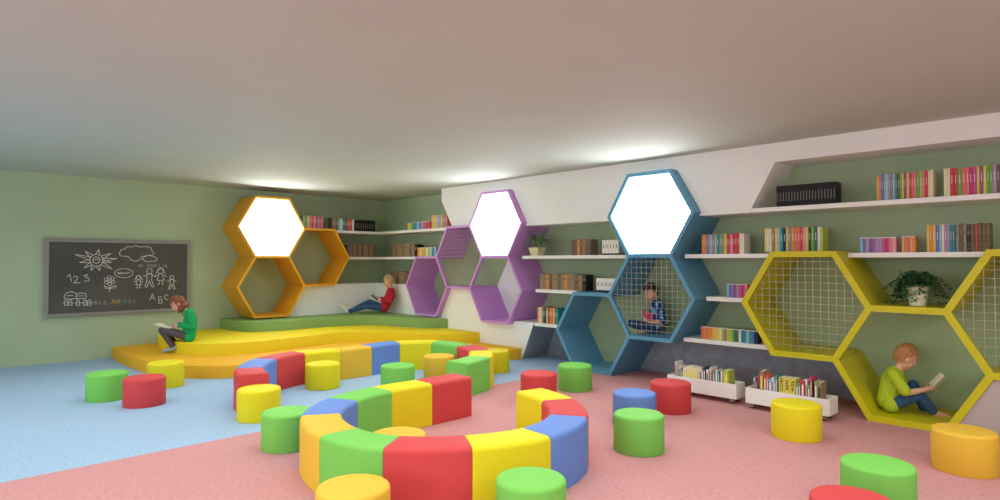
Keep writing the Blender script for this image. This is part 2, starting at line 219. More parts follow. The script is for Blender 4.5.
# ------------------------------------------------------------------ honeycombs
ANG={'R':0,'TR':60,'TL':120,'L':180,'BL':240,'BR':300}
ORD=['R','TR','TL','L','BL','BR']
def honeycomb(name, label, face, front, back, cx, cz, a, t, cells, colour, inner=None, group=None):
    """face 'y': plane at y=front, boards back to y=back; face 'x': plane x=front (normal +x).
    cells: dict (col,row)->dict(kind=open|mesh|lamp|panel, back=material)"""
    root=empty(name, (front,cx,0) if face=='x' else (cx,front,0)); tag(root,label,'honeycomb shelf',group)
    ox,oy=(root.location.x,root.location.y)
    m=colour
    def P(u,z,d):      # d depth behind the front plane
        return (front-d-ox, u-oy, z) if face=='x' else (u-ox, front+d-oy, z)
    D=abs(back-front)
    def key(p): return (round(p[0],3),round(p[1],3))
    edges={}; vs={}
    for (c,r) in cells:
        hx,hz=cx+c*1.5*a, cz+r*S3*a
        pts=[(hx+a*math.cos(R(ANG[k])),hz+a*math.sin(R(ANG[k]))) for k in ORD]
        for i in range(6):
            p,q=pts[i],pts[(i+1)%6]; k=frozenset((key(p),key(q)))
            edges.setdefault(k,[]).append(((c,r),i,p,q))
    nb={}
    for k,L in edges.items():
        p,q=L[0][2],L[0][3]
        nb.setdefault(key(p),[]).append(q); nb.setdefault(key(q),[]).append(p)
    def joint(v,w):
        """end polygon points of board v->w at v: (left side pt, right side pt)"""
        d=Vector((w[0]-v[0],w[1]-v[1])).normalized(); nrm=Vector((-d.y,d.x))
        others=[Vector((q[0]-v[0],q[1]-v[1])).normalized() for q in nb[key(v)] if key(q)!=key(w)]
        res=[]
        for sgn in (1,-1):
            # neighbour on this side: smallest angle turning towards sgn
            best=None
            for e in others:
                an=math.atan2(d.x*e.y-d.y*e.x, d.dot(e))*sgn
                if an<0: an+=2*math.pi
                if best is None or an<best[0]: best=(an,e)
            an=best[0]
            k_=t/2/math.tan(an/2)
            res.append(Vector(v)+d*k_+nrm*sgn*t/2)
        return res
    done=set(); closed={k:v for k,v in cells.items()}
    for cell,info in cells.items():
        mb=MB()
        for k,L in edges.items():
            if k in done or cell not in [x[0] for x in L]: continue
            done.add(k); p,q=L[0][2],L[0][3]
            l1,r1=joint(p,q); r2,l2=joint(q,p)
            poly=[tuple(p),tuple(r1),tuple(r2),tuple(q),tuple(l2),tuple(l1)]
            shared=len(L)==2
            kinds=[cells[x[0]].get('kind') for x in L]
            dep=D
            if shared and 'lamp' not in kinds and info.get('thin',True): dep=.05
            base=len(mb.v)
            v=[P(u,z,0) for u,z in poly]+[P(u,z,dep) for u,z in poly]
            n=6; fs=[tuple(range(n)),tuple(range(n,2*n))[::-1]]+[(i,i+n,(i+1)%n+n,(i+1)%n) for i in range(n) if i not in (0,2,3,5) ]
            # keep end faces at free outer joints (mitre) as they close the board
            fs+= [(i,i+n,(i+1)%n+n,(i+1)%n) for i in (0,2,3,5)]
            mb.add(v,fs,0)
        hx,hz=cx+cell[0]*1.5*a, cz+cell[1]*S3*a
        fr=mb.build('cell_frame',m,root) if mb.v else None
        ri=a-(t/2)/math.cos(R(30))
        def hexring(ra,d0,d1,mm,nm):
            pl=[(hx+ra*math.cos(R(k)),hz+ra*math.sin(R(k))) for k in range(0,360,60)]
            v=[P(u,z,d0) for u,z in pl]+[P(u,z,d1) for u,z in pl]
            fs=[tuple(range(6)),tuple(range(6,12))[::-1]]+[(i,i+6,(i+1)%6+6,(i+1)%6) for i in range(6)]
            return mesh_obj(nm,v,fs,mm,root)
        kd=info['kind']
        if kd in('open','mesh') and info.get('back'):
            ob=hexring(a+.0002,D-.014,D-.002,info['back'],'back_panel'); ob['label']=info.get('bl','sage green back panel')
        if kd=='lamp':
            ob=hexring(ri-.010,.020,.05,LAMP,'lamp_panel'); ob['label']='glowing white hexagonal lamp panel'
        if kd=='panel':
            ob=hexring(ri-.001,.012,.03,WHITE_W,'front_panel'); ob['label']='white closed front panel'
        if kd=='mesh':
            g=MB(); sp=.0645; rr=ri; wr=.0023
            ap=rr*S3/2
            k=-int(rr/sp)
            u=k*sp+.02
            while u<rr:
                h=ap if abs(u)<=rr/2 else (rr-abs(u))*S3
                if h>.01: g.tube([P(hx+u,hz-h,.022),P(hx+u,hz+h,.022)],wr,n=5)
                u+=sp
            z=-int(ap/sp)*sp+.01
            while z<ap:
                wd=rr-abs(z)/S3
                if wd>.01: g.tube([P(hx-wd,hz+z,.029),P(hx+wd,hz+z,.029)],wr,n=5)
                z+=sp
            ob=g.build('wire_mesh',WIRE,root,smooth=True); ob['label']='pale wire grid across the cell'
    return root
LAMP=mat('glowing white lamp',(255,255,255),.5,emit=LAMP_E)
WIRE=mat('pale painted wire',(196,196,184),.4)
OR=mat('orange lacquer',(224,160,32),.42,(3,.03)); PU=mat('purple lacquer',(204,148,220),.42,(3,.03))
BL=mat('steel blue lacquer',(96,156,190),.42,(3,.03)); YE=mat('lime yellow lacquer',(204,194,22),.42,(3,.03))
GB=mat('sage green back panel',(162,182,142),.7,(3,.03))
honeycomb('honeycomb_shelf','orange honeycomb of three cells with glowing lamp, above the green stage step','x',-9.2328,XL+.002,4.0374,1.8773,.5345,.034,
  {(0,0):dict(kind='lamp'),(0,-1):dict(kind='open',back=GB,thin=False),(1,-.5):dict(kind='open',back=GB,thin=False)},OR)
honeycomb('honeycomb_shelf','purple honeycomb of four cells with glowing lamp, beside the spider plant','y',5.9456,YB-.002,pX,1.8739,.5345,.034,
  {(0,0):dict(kind='lamp'),(0,-1):dict(kind='open',back=WHITE_W,bl='white back panel'),(-1,-.5):dict(kind='mesh',back=GB),(-2,-1):dict(kind='open',back=GB)},PU)
honeycomb('honeycomb_shelf','steel blue honeycomb with lamp, meshed nook holding a child and floor cell','y',5.8971,YB-.002,bX,1.8717,.5345,.042,
  {(0,0):dict(kind='lamp'),(0,-1):dict(kind='mesh',back=GB),(-1,-1.5):dict(kind='open',back=GB)},BL)
honeycomb('honeycomb_shelf','yellow honeycomb with two meshed cells and a nook where a boy reads','y',5.8106,YB-.002,yX,.951,.5345,.053,
  {(0,0):dict(kind='mesh',back=GB),(1,-.5):dict(kind='open',back=GB),(2,0):dict(kind='mesh',back=GB)},YE)
# even warm grey panel between yellow cells at the right edge, standing on the floor
hx=yX+3*.5345; a=.5345-.0265/math.cos(R(30))-.002; hz=.951-S3*.5345
pl=[(hx-a,hz+.003) ,(hx-a/2,hz+a*S3/2),(hx+a/2,hz+a*S3/2),(hx+a,hz+.003)]
pl=[(max(p[0],hx-a),max(p[1],.001)) for p in pl]
tag(MB().prism(pl,5.83,5.85).build('half_hexagon_panel',mat('warm grey painted panel',(186,174,168),.6)),'pale grey half hexagon panel on the floor right of the reading boy','panel')

# ------------------------------------------------------------------ stage steps
def smooth_curve(pts, n=8):
    out=[]; P=[Vector(p) for p in pts]
    for i in range(len(P)-1):
        p0=P[max(i-1,0)];p1=P[i];p2=P[i+1];p3=P[min(i+2,len(P)-1)]
        for k in range(n):
            t=k/n; out.append(.5*((2*p1)+(-p0+p2)*t+(2*p0-5*p1+4*p2-p3)*t*t+(-p0+3*p1-3*p2+p3)*t**3))
    out.append(P[-1]); return out
def tier(pts,z0,z1,m,label,end=YP-.002):
    c=smooth_curve(pts); poly=[(p.x,p.y) for p in c]
    poly+= [(XT+.002,end),(XT+.002,4.328),(XL+.002,4.328)]
    r=.012
    mb=MB(); n=len(poly)
    # inset ring for the softened upper edge along the curve
    def inset(d):
        out=[]
        for i,p in enumerate(poly):
            if i>=len(c)-0: out.append(p); continue
            a=Vector(poly[max(i-1,0)]);b=Vector(poly[min(i+1,len(c)-1)]);dd=(b-a).normalized(); nn=Vector((-dd.y,dd.x))
            out.append((p[0]+nn.x*d if 0<i<len(c)-1 else p[0], p[1]+nn.y*d if 0<i<len(c)-1 else p[1]))
        return out
    rings=[(poly,z0),(poly,z1-r),(inset(r*.3),z1-r*.3),(inset(r),z1)]
    for pl_,z in rings: mb.v+= [(x,y,z) for x,y in pl_]
    for k in range(3):
        for i in range(n):
            j=(i+1)%n; mb.f.append((k*n+i,k*n+j,(k+1)*n+j,(k+1)*n+i)); mb.m.append(0)
    mb.f.append(tuple(range(3*n,4*n))); mb.m.append(0); mb.f.append(tuple(range(n))[::-1]); mb.m.append(0)
    return tag(mb.build('stage_step',m,autosmooth=40),label,'stage step','carpeted stage steps')
ST_O=mat('orange stage carpet',(230,172,36),.7,(20,.03)); ST_Y=mat('yellow stage carpet',(230,206,30),.7,(20,.03)); ST_G=mat('green stage carpet',(132,166,94),.7,(20,.04))
tier([(XL+.002,2.02),(-9.3,2.0),(-8.8,2.0),(-8.1,2.06),(-7.5,2.3),(-7.2,2.6),(-7.0,3.1),(-6.88,3.8),(-6.78,4.5),(-6.5,5.1),(-6.1,5.6),(-5.79,5.9),(-5.762,YP-.002)],0,.15,ST_O,'orange lowest stage step, curved, on the blue carpet')
tier([(XL+.002,2.72),(-9.65,2.56),(-9.45,2.49),(-9.0,2.45),(-8.52,2.5),(-8.19,2.66),(-7.94,3.05),(-7.94,3.7),(-8.06,4.39),(-8.0,4.75),(-7.76,5.05),(-7.24,5.3),(-6.8,5.65),(-6.615,YP-.002)],.15,.30,ST_Y,'yellow middle stage step, wavy, on the orange step')
tier([(XL+.002,3.47),(-9.6,3.465),(-9.29,3.49),(-9.0,3.6),(-8.86,3.85),(-8.82,4.2),(-8.84,4.7),(-8.7,5.2),(-8.43,5.46),(-7.96,5.62),(-7.55,5.76),(-7.355,YP-.002)],.30,.45,ST_G,'green top stage step under the orange honeycomb')

# ------------------------------------------------------------------ curved benches of coloured blocks
HB=.34; WB=.265
def bench(inner, colours, side, labels, group, curve_extra=None):
    N=10; c=smooth_curve(inner,N)
    def tang(i):
        a=c[max(i-1,0)]; b=c[min(i+1,len(c)-1)]; return (b-a).normalized()
    nb_=len(colours)
    for b in range(nb_):
        i0,i1=b*N,(b+1)*N
        mb=MB(); r=.03; st=[]
        L=[(c[i]) for i in range(i0,i1+1)]; T=[tang(i) for i in range(i0,i1+1)]
        e0=.014 if b==0 else .003; e1=.014 if b==nb_-1 else .003
        gap=.0008
        # stations: (pos, tangent, inset)
        S_=[(L[0]+T[0]*gap,T[0],e0),(L[0]+T[0]*(gap+e0*.3),T[0],e0*.3),(L[0]+T[0]*(gap+e0),T[0],0)]
        S_+= [(L[i],T[i],0) for i in range(1,len(L)-1)]
        S_+= [(L[-1]-T[-1]*(gap+e1),T[-1],0),(L[-1]-T[-1]*(gap+e1*.3),T[-1],e1*.3),(L[-1]-T[-1]*gap,T[-1],e1)]
        def prof(d):
            w0,w1,h=d,WB-d,HB-d
            o=[(w0,0),(w0,h-r)]
            for k in range(1,5): t=k*math.pi/8; o.append((w0+r-r*math.cos(t),h-r+r*math.sin(t)))
            for k in range(0,4): t=k*math.pi/8; o.append((w1-r+r*math.sin(t),h-r+r*math.cos(t)))
            o+= [(w1,h-r),(w1,0)]
            return o
        np_=len(prof(0))
        ctr=sum((s[0] for s in S_),Vector((0,0)))/len(S_)
        for p,t,d in S_:
            n=Vector((-t.y,t.x))*side
            for w,z in prof(d): mb.v.append((p.x+n.x*w-ctr.x,p.y+n.y*w-ctr.y,z))
        for s in range(len(S_)-1):
            for k in range(np_):
                j=(k+1)%np_; mb.f.append((s*np_+k,s*np_+j,(s+1)*np_+j,(s+1)*np_+k)); mb.m.append(0)
        mb.f.append(tuple(range(np_))); mb.m.append(0); q=(len(S_)-1)*np_; mb.f.append(tuple(range(q,q+np_))[::-1]); mb.m.append(0)
        ob=mb.build('bench_block',V[colours[b]],autosmooth=35); ob.location=(ctr.x,ctr.y,.001)
        tag(ob,labels[b],'bench',group)
B2=[(-3.975,3.51),(-3.955,3.08),(-3.965,2.69),(-3.87,2.33),(-3.62,2.06),(-3.19,1.935),(-2.88,2.02),(-2.645,2.29),(-2.53,2.66),(-2.63,3.03),(-2.92,3.29),(-3.26,3.37)]
B2[0]=(-3.955,3.52); B2=[(x*k_,y*k_) for (x,y),k_ in zip(B2,(1,1,1,1,1,1.015,1.016,1.014,1.006,1.0,1.0,1.004))]; B2=[(x-(.014 if i>7 else 0),y-(.012 if i>7 else 0)) for i,(x,y) in enumerate(B2)]
B2L=['red bench block with flat open end, ring nearest the camera, centre of the picture',
 'yellow bench block between red and green in the straight back run of the near ring',
 'green bench block next to the blue one in the back run of the near ring',
 'blue bench block at the left bend of the near ring',
 'orange bench block at the left bend of the near ring, beside green stool',
 'green bench block behind the orange foreground stool, in the near ring',
 'large red bench block facing the camera at the front of the near ring',
 'yellow bench block behind the green foreground stool, in the near ring',
 'blue bench block at the right bend of the near ring',
 'red bench block behind the blue one at the right bend of the near ring',
 'yellow bench block ending the near ring, in front of a red stool']
bench(B2,['red','yellow','green','blue','orange','green','red','yellow','blue','red','yellow'],-1,B2L,'near ring of bench blocks')
B1=[(-5.385,2.335),(-5.70,2.42),(-6.085,2.715),(-6.24,3.10),(-6.18,3.50),(-6.18,3.91),(-6.20,4.32),(-5.97,4.62),(-5.50,4.64),(-5.12,4.50),(-4.88,4.26),(-4.77,3.88)]
B1L=['red bench block starting the far ring, behind a yellow stool',
 'blue bench block second from the left end of the far ring',
 'long red bench block between blue and yellow in the far ring',
 'yellow bench block hidden partly by a yellow stool in the far ring',
 'orange bench block between yellow and blue in the far ring',
 'blue bench block at the back of the far ring, below the orange honeycomb boy',
 'yellow bench block right of the blue one at the back of the far ring',
 'green bench block at the back of the far ring above the orange stool',
 'red bench block at the right bend of the far ring',
 'yellow bench block between red and green at the right bend of the far ring',
 'green bench block ending the far ring, right of the orange stool']
B1L[5]='blue bench block in the middle of the far ring, in front of the stage'
bench(B1,['red','blue','red','yellow','orange','blue','yellow','green','red','yellow','green'],1,B1L,'far ring of bench blocks')

# ------------------------------------------------------------------ stools
def stool_mesh(m):
    r,h,e=.178,.26,.022
    prof=[(r-.002,0),(r,.004),(r,h-e)]
    for k in range(1,6): t=k*math.pi/12; prof.append((r-e+e*math.cos(t),h-e+e*math.sin(t)))
    prof+= [(r-e,h),(r*.6,h+.003),(r*.2,h+.004)]
    return MB().lathe(prof,n=64)
ST=[('green',-6.945,1.386,'green stool, leftmost of all, on the blue carpet'),
('red',-6.429,1.585,'red stool on the blue carpet beside the leftmost green stool'),
('yellow',-7.209,1.981,'yellow stool in front of the orange stage step, behind a red stool'),
('yellow',-5.178,2.152,'yellow stool in front of the red start of the far bench ring'),
('yellow',-5.967,3.166,'yellow stool inside the far ring, against its yellow bench block'),
('green',-4.247,1.973,'green stool left of the near ring, touching the carpet border'),
('green',-5.305,3.673,'green stool inside the far bench ring'),
('orange',-5.51,4.386,'orange stool inside the far bench ring'),
('yellow',-5.36,5.14,'yellow stool behind the right bend of the far ring, near the stage end'),
('red',-3.971,4.401,'red stool beside a green one behind the near ring'),
('green',-4.019,5.025,'green stool in front of the blue floor cell'),
('orange',-3.195,2.215,'orange stool inside the near bench ring'),
('orange',-2.612,1.55,'orange stool in the foreground before the near ring'),
('green',-2.082,2.247,'green stool in the foreground before the yellow bench block'),
('blue',-2.83,4.322,'blue stool, the only blue one'),
('green',-2.417,3.746,'green stool in front of the blue stool'),
('red',-2.844,4.929,'red stool between the blue stool and the first book cart'),
('yellow',-1.749,4.893,'yellow stool in front of the second book cart'),
('green',-.926,3.759,'green stool at the lower right behind a red one'),
('red',-.87,3.114,'red stool cut by the bottom edge at the lower right'),
('orange',-.713,4.896,'orange stool at the right edge before the yellow honeycomb')]
sm={}
for col,x,y,lb_ in ST:
    if col not in sm:
        o=stool_mesh(0).build('stool',V[col],autosmooth=50); sm[col]=o
    else:
        o=sm[col].copy(); C.objects.link(o)
    o.location=(x,y,.001); tag(o,lb_,'stool','round vinyl stools')

# ------------------------------------------------------------------ chalkboard
def onb(y,z,dx): return (XL+dx,y,z)
cb=empty('chalkboard',(XL,2.13,.6)); tag(cb,'grey framed chalkboard with chalk drawings on the green wall','chalkboard')
def local(o,root):
    o.parent=root; o.matrix_parent_inverse=root.matrix_basis.inverted() if False else Matrix.Translation(-root.location)
    return o
BFR=mat('grey aluminium frame',(140,140,136),.4,metal=.3); BSL=mat('dark chalkboard slate',(82,80,76),.55,(2.2,.18))
y0b,y1b,z0b,z1b=1.238,3.02,.602,1.655
fb=MB()
for a,b,c_,d in ((y0b,y0b+.05,z0b,z1b),(y1b-.05,y1b,z0b,z1b),(y0b+.05,y1b-.05,z0b,z0b+.05),(y0b+.05,y1b-.05,z1b-.05,z1b)):
    fb.box(XL+.001,XL+.045,a,b,c_,d)
local(fb.build('frame',BFR,bevel=.003),cb)
local(MB().box(XL+.004,XL+.03,y0b+.05,y1b-.05,z0b+.05,z1b-.05).build('slate',BSL),cb)
CH=dict(white=mat('white chalk',(226,224,216),.9,(200,.1)),faint=mat('faint white chalk',(176,172,160),.9,(200,.2)),yellow=mat('yellow chalk',(214,180,90),.9),green=mat('blue green chalk',(120,160,140),.9),lilac=mat('lilac chalk',(160,140,165),.9))
for nm,(colr,strokes) in MARKS.items():
    mb=MB(); wdt=.0068 if colr=='white' else .0055
    for st in strokes:
        n=len(st)
        for i in range(n-1):
            a=Vector(st[i]);b=Vector(st[i+1]); d=(b-a)
            if d.length<1e-4: continue
            d.normalize(); a2=a-d*wdt*.4; b2=b+d*wdt*.4; q=Vector((-d.y,d.x))*wdt/2
            x0,x1=XL+.0301,XL+.0312
            pts=[a2+q,a2-q,b2-q,b2+q]
            mb.add([(x1,p.x,p.y) for p in pts]+[(x0,p.x,p.y) for p in pts],[(0,1,2,3),(7,6,5,4),(0,4,5,1),(1,5,6,2),(2,6,7,3),(3,7,4,0)])
    ob=local(mb.build(nm.rstrip('_0123'),CH[colr]),cb)

# ------------------------------------------------------------------ books
PAL=dict(orange=(226,132,40),amber=(232,170,60),red=(200,40,50),crimson=(200,24,84),pink=(222,110,140),rose=(232,150,150),lilac=(170,130,178),purple=(120,70,130),
 blue=(60,110,180),sky=(130,180,210),teal=(20,130,140),mint=(150,205,190),green=(90,165,50),lime=(170,190,50),dark_green=(40,90,60),yellow=(226,200,60),cream=(236,226,180),
 white=(232,230,224),grey=(130,128,124),charcoal=(58,58,60),black=(26,26,28),brown=(114,96,78),tan=(152,130,104),navy=(30,52,84),coral=(226,96,70),olive=(104,98,60),magenta=(190,60,130),violet=(130,90,170),peach=(226,160,120))
PAGE=mat('book paper',(228,220,202),.8); GOLD=mat('gilt spine bands',(138,116,84),.45); SILV=mat('silver spine lettering',(130,130,130),.4)
DARKC=('black','charcoal','brown','tan','navy','olive')
for k_ in PAL:
    if k_ not in DARKC: PAL[k_]=tuple(v*.80+.20*205 for v in PAL[k_])
def bmat(c): return mat(c.replace('_',' ')+' book cloth',PAL[c],.5)
ORDN='first second third fourth fifth sixth seventh eighth ninth tenth eleventh twelfth thirteenth fourteenth fifteenth sixteenth seventeenth eighteenth nineteenth twentieth twenty-first twenty-second twenty-third twenty-fourth twenty-fifth twenty-sixth'.split()
def book_mb(w,h,d,style):
    """spine faces -Y at y=0, thickness along X from 0, pages inside, depth along +Y"""
    t=min(.0025,w*.14); mb=MB()
    mb.box(0,t,.002,d,0,h,0); mb.box(w-t,w,.002,d,0,h,0)
    # slightly rounded spine
    n=4; xs=[w*i/n for i in range(n+1)]; bul=[.002-.0035*math.sin(math.pi*i/n) for i in range(n+1)]
    v=[(x,b,0) for x,b in zip(xs,bul)]+[(x,b,h) for x,b in zip(xs,bul)]+[(x,.005,0) for x in xs]+[(x,.005,h) for x in xs]
    k=n+1; fs=[]
    for i in range(n):
        fs+= [(i,i+1,k+i+1,k+i),(2*k+i,3*k+i,3*k+i+1,2*k+i+1),(k+i,k+i+1,3*k+i+1,3*k+i),(i,2*k+i,2*k+i+1,i+1)]
    mb.add(v,fs,0)
    mb.box(t,w-t,.005,d-.004,.003,h-.004,1)
    def band(za,zb,x0=.12,x1=.88,m=2):
        a,b=w*x0,w*x1; y=-.0022
        mb.box(a,b,y,0.0,za,zb,m)
    if style=='leather':
        for q in (.1,.25,.62,.78,.9): band(h*q,h*q+.006)
        band(h*.66,h*.74,.2,.8)
    elif style=='series':
        band(h*.25,h*.68,.38,.60)
    elif style=='title':
        band(h*.45,h*.75,.42,.58)
    elif style=='block':
        band(h*.94,h*.998,.0,1)
    return mb
nbooks=0
def row(seq, a, b, zt, hgt, d, desc, group, left=False, style='title', front=None, band='white', hv=.006, dup=None, words=True):
    """books between coordinate a..b along the shelf, standing on z=zt"""
    global nbooks
    n=len(seq); W=(b-a)
    ws=[random.uniform(.8,1.2) if style!='series' else 1 for _ in seq]; s=sum(ws); ws=[w/s*W for w in ws]
    pos=a
    for i,cn in enumerate(seq):
        w=ws[i]-.0012; h=hgt+(random.uniform(-hv,hv) if hv else 0)
        if isinstance(hgt,(list,tuple)): h=hgt[i]
        bm_=MC.get('band '+band) or mat('band '+band,PAL.get(band,(200,200,200)),.5)
        mid=GOLD if style=='leather' else (SILV if style=='series' else bm_)
        o=book_mb(w,h,d,style).build('book',[bmat(cn),PAGE,mid])
        jit=random.uniform(0,.006) if style!='series' else 0
        if left: o.location=((front or XL+.46)-jit,pos,zt+.0005); o.rotation_euler=(0,0,R(90))
        else: o.location=(pos,(front or YP+.035)+jit,zt+.0005)
        nm=cn.replace('_',' ')
        tag(o,f'{nm} book, {ORDN[i]} from the left in {desc}','book',group)
        pos+=ws[i]; nbooks+=1
SQ=lambda s:[{'o':'orange','a':'amber','r':'red','c':'crimson','p':'pink','s':'rose','l':'lilac','u':'purple','b':'blue','k':'sky','t':'teal','m':'mint','g':'green','i':'lime','G':'dark_green','y':'yellow','e':'cream','w':'white','h':'grey','H':'charcoal','B':'black','n':'brown','T':'tan','N':'navy','C':'coral','O':'olive','M':'magenta','v':'violet','P':'peach'}[c] for c in s]
D=.15
row(SQ('B'*20),-2.335,-1.80,Z1,.203,D,'the set on the top right shelf','black volumes in the upper right recess',style='series',hv=0)
row(SQ('aobkmlhktngyuycCpgipreem')[:23],-1.475,-1.065,Z1,.226,D,'the left row on the top shelf','paperbacks on the top right shelf')
row(SQ('eerrgCpcMyuygglntkhliykb')[:22],-.995,-.50,Z1,.226,D,'the right row on the top shelf','paperbacks on the top right shelf')
row(SQ('ooblkTmthgyrcscrrewhH')[:19],-3.12,-2.66,Z2,.207,D,'the row right of the blue lamp','books right of the blue lamp')
row(SQ('yweTyktNyhoCCrsyHgGwii')[:21],-2.44,-1.905,Z2+.0185,.226,D,'the row standing on the left yellow cell','books on the left yellow cell',front=YP+.0)
row(SQ('kbluvllMcps'),-1.61,-1.335,Z2,.134,.11,'the small pastel set above the ivy','pastel small books above the ivy',style='block',hv=0)
row(SQ('PoCPo'),-1.292,-1.195,Z2,.137,.11,'the small orange set above the ivy','orange small books above the ivy',style='block',hv=0)
row(SQ('yoabkelltt'),-1.115,-.925,Z2,.222,D,'the bright group at the right end','bright books at the right end')
row(SQ('hOhHOrOnO'),-.922,-.70,Z2,.226,D,'the leather group at the right end','leather volumes at the right end',style='leather')
row(SQ('kbvulMcp'),-2.845,-2.63,Z3,.141,.11,'the pastel set, short middle shelf','pastel small books on the short middle shelf',style='block',hv=0)
row(SQ('CoCooayyeiTiigGGwttktbN'),-3.135,-2.53,Z4,.132,.11,'the rainbow set on the lowest shelf','rainbow set on the lowest shelf',style='block',hv=0)
row(SQ('nnonTnn'),-4.915,-4.60,Z2,.20,D,'the leather row near the blue lamp','leather volumes beside the blue lamp',style='leather')
row(SQ('TTonTTnToTTnTB'),-5.45,-4.67,Z3,.205,D,'the leather row on the middle shelf','leather volumes on the middle shelf',style='leather')
row(SQ('oePGNyHCCyGt'),-5.50,-5.13,Z4,.215,D,'the bright row above the dark grey recess','bright books on the lowest left shelf')
row(SQ('yittkblMcr'),-8.49,-7.86,Z1,.125,.11,'the small rainbow set, corner shelf','small rainbow books on the corner shelf',style='block',hv=0)
row(SQ('ayklahC'),-7.83,-7.42,Z1,.213,D,'the tall row beside the white wall block','tall books on the corner shelf')
row(SQ('nTnTTnTTnT'),-8.99,-8.30,Z2,.222,D,'the leather row, second corner shelf','leather volumes on the second corner shelf',style='leather')
row(SQ('oyaieimtk'),-8.205,-7.70,Z2+.0045,.145,.11,'the small set above the purple cell','small rainbow books above the purple cell',style='block',hv=0,front=YP+.03)
row(SQ('nTnTTnn'),-9.02,-8.42,.955,.215,D,'the leather row behind the boy in red','leather volumes on the white block',style='leather')
row(SQ('kgypcsrlMp'),4.62,4.98,Z1+.025,.203,D,'the row above the orange cell','colourful books above the orange cell',left=True,front=XL+.45)
row(SQ('nTnkwtGrCrw'),5.14,5.57,Z1,.205,D,'the row right of the orange cell','colourful books right of the orange cell',left=True)
row(SQ('B'*9),5.59,6.00,Z1,.20,D,'the black set near the corner','black volumes near the corner',left=True,style='series',hv=0)
row(SQ('nunTnTnTTnTn'),5.44,6.00,Z2,.215,D,'the leather row beside the orange cell','leather volumes by the corner',left=True,style='leather')
# dark file boxes and white boxes between the books
def box_file(x,z,w,h,d,m,label):
    r=empty('box_file',(x,YP+.03,z)); tag(r,label,'box file')
    MB().box(0,w,0,d,.018,h).build('body',m,r,bevel=.003); MB().box(.004,w-.004,.003,d-.003,.0005,.018).build('base',bmat('black'),r)
    MB().box(w*.3,w*.7,-.0015,.004,h*.55,h*.8).build('spine_tag',bmat('grey'),r)
box_file(-8.275,Z2,.06,.20,.15,bmat('black'),'black box file between leather books and small rainbow set')
def white_box(x0,x1,z,h,label):
    r=empty('slipcase',(x0,YP+.03,z)); tag(r,label,'slipcase','white slipcases left of the blue honeycomb')
    w=x1-x0; SC=mat('white slipcase card',(240,238,230),.5)
    MB().box(0,w,0,.15,.02,h).build('case',SC,r,bevel=.002); MB().box(.004,w-.004,.004,.146,.0005,.02).build('base',bmat('black'),r)
    g=MB()
    for i in range(1,5): g.box(w*i/5-.0012,w*i/5+.0012,-.0008,.003,.03,h-.01)
    for i in range(5): g.box(w*(i+.35)/5,w*(i+.65)/5,-.0008,.003,h*.45,h*.7)
    g.build('printed_lines',bmat('grey'),r)
white_box(-4.42,-4.18,Z2,.182,'white slipcase on the upper shelf left of the blue lamp')
white_box(-4.51,-4.22,Z3,.165,'white slipcase on top of the blue floor cell')

# ------------------------------------------------------------------ book carts
CW=mat('white painted cart board',(240,240,236),.5); RUB=mat('dark rubber wheel',(40,36,36),.6); MET=mat('steel caster bracket',(160,156,150),.35,metal=.8)
def cart(x0,x1,y0,y1,label):
    r=empty('book_cart',(x0,y0,0)); tag(r,label,'book cart','white rolling book carts')
    L,W=x1-x0,y1-y0; zb,zt,t=.05,.19,.014
    def part(n,*b): return MB().box(*b).build(n,CW,r,bevel=.002)
    part('side_panel',0,L,0,t,zb,zt); part('side_panel',0,L,W-t,W,zb,zt)
    part('end_panel',0,t,t,W-t,zb,zt); part('end_panel',L-t,L,t,W-t,zb,zt); part('bottom_panel',t,L-t,t,W-t,zb,zb+t)
    for cx in (.05,L-.05):
        for cy in (.04,W-.04):
            w=MB(); w.tube([(cx-.011,cy,.0215),(cx+.011,cy,.0215)],.021,n=16); o=w.build('caster',RUB,r,autosmooth=40)
            q=MB(); q.box(cx-.019,cx+.019,cy-.016,cy+.014,.044,.0495); q.box(cx-.019,cx-.013,cy-.020,cy+.012,.018,.046); q.box(cx+.013,cx+.019,cy-.020,cy+.012,.018,.046); q.box(cx-.019,cx+.019,cy-.026,cy-.0225,.016,.046)
            q.build('caster_fork',MET,o)
    return r
cart(-3.24,-2.52,5.55,5.745,'white rolling book cart on the left, beside the red stool')
cart(-2.41,-1.70,5.50,5.72,'white rolling book cart on the right, behind the yellow stool')
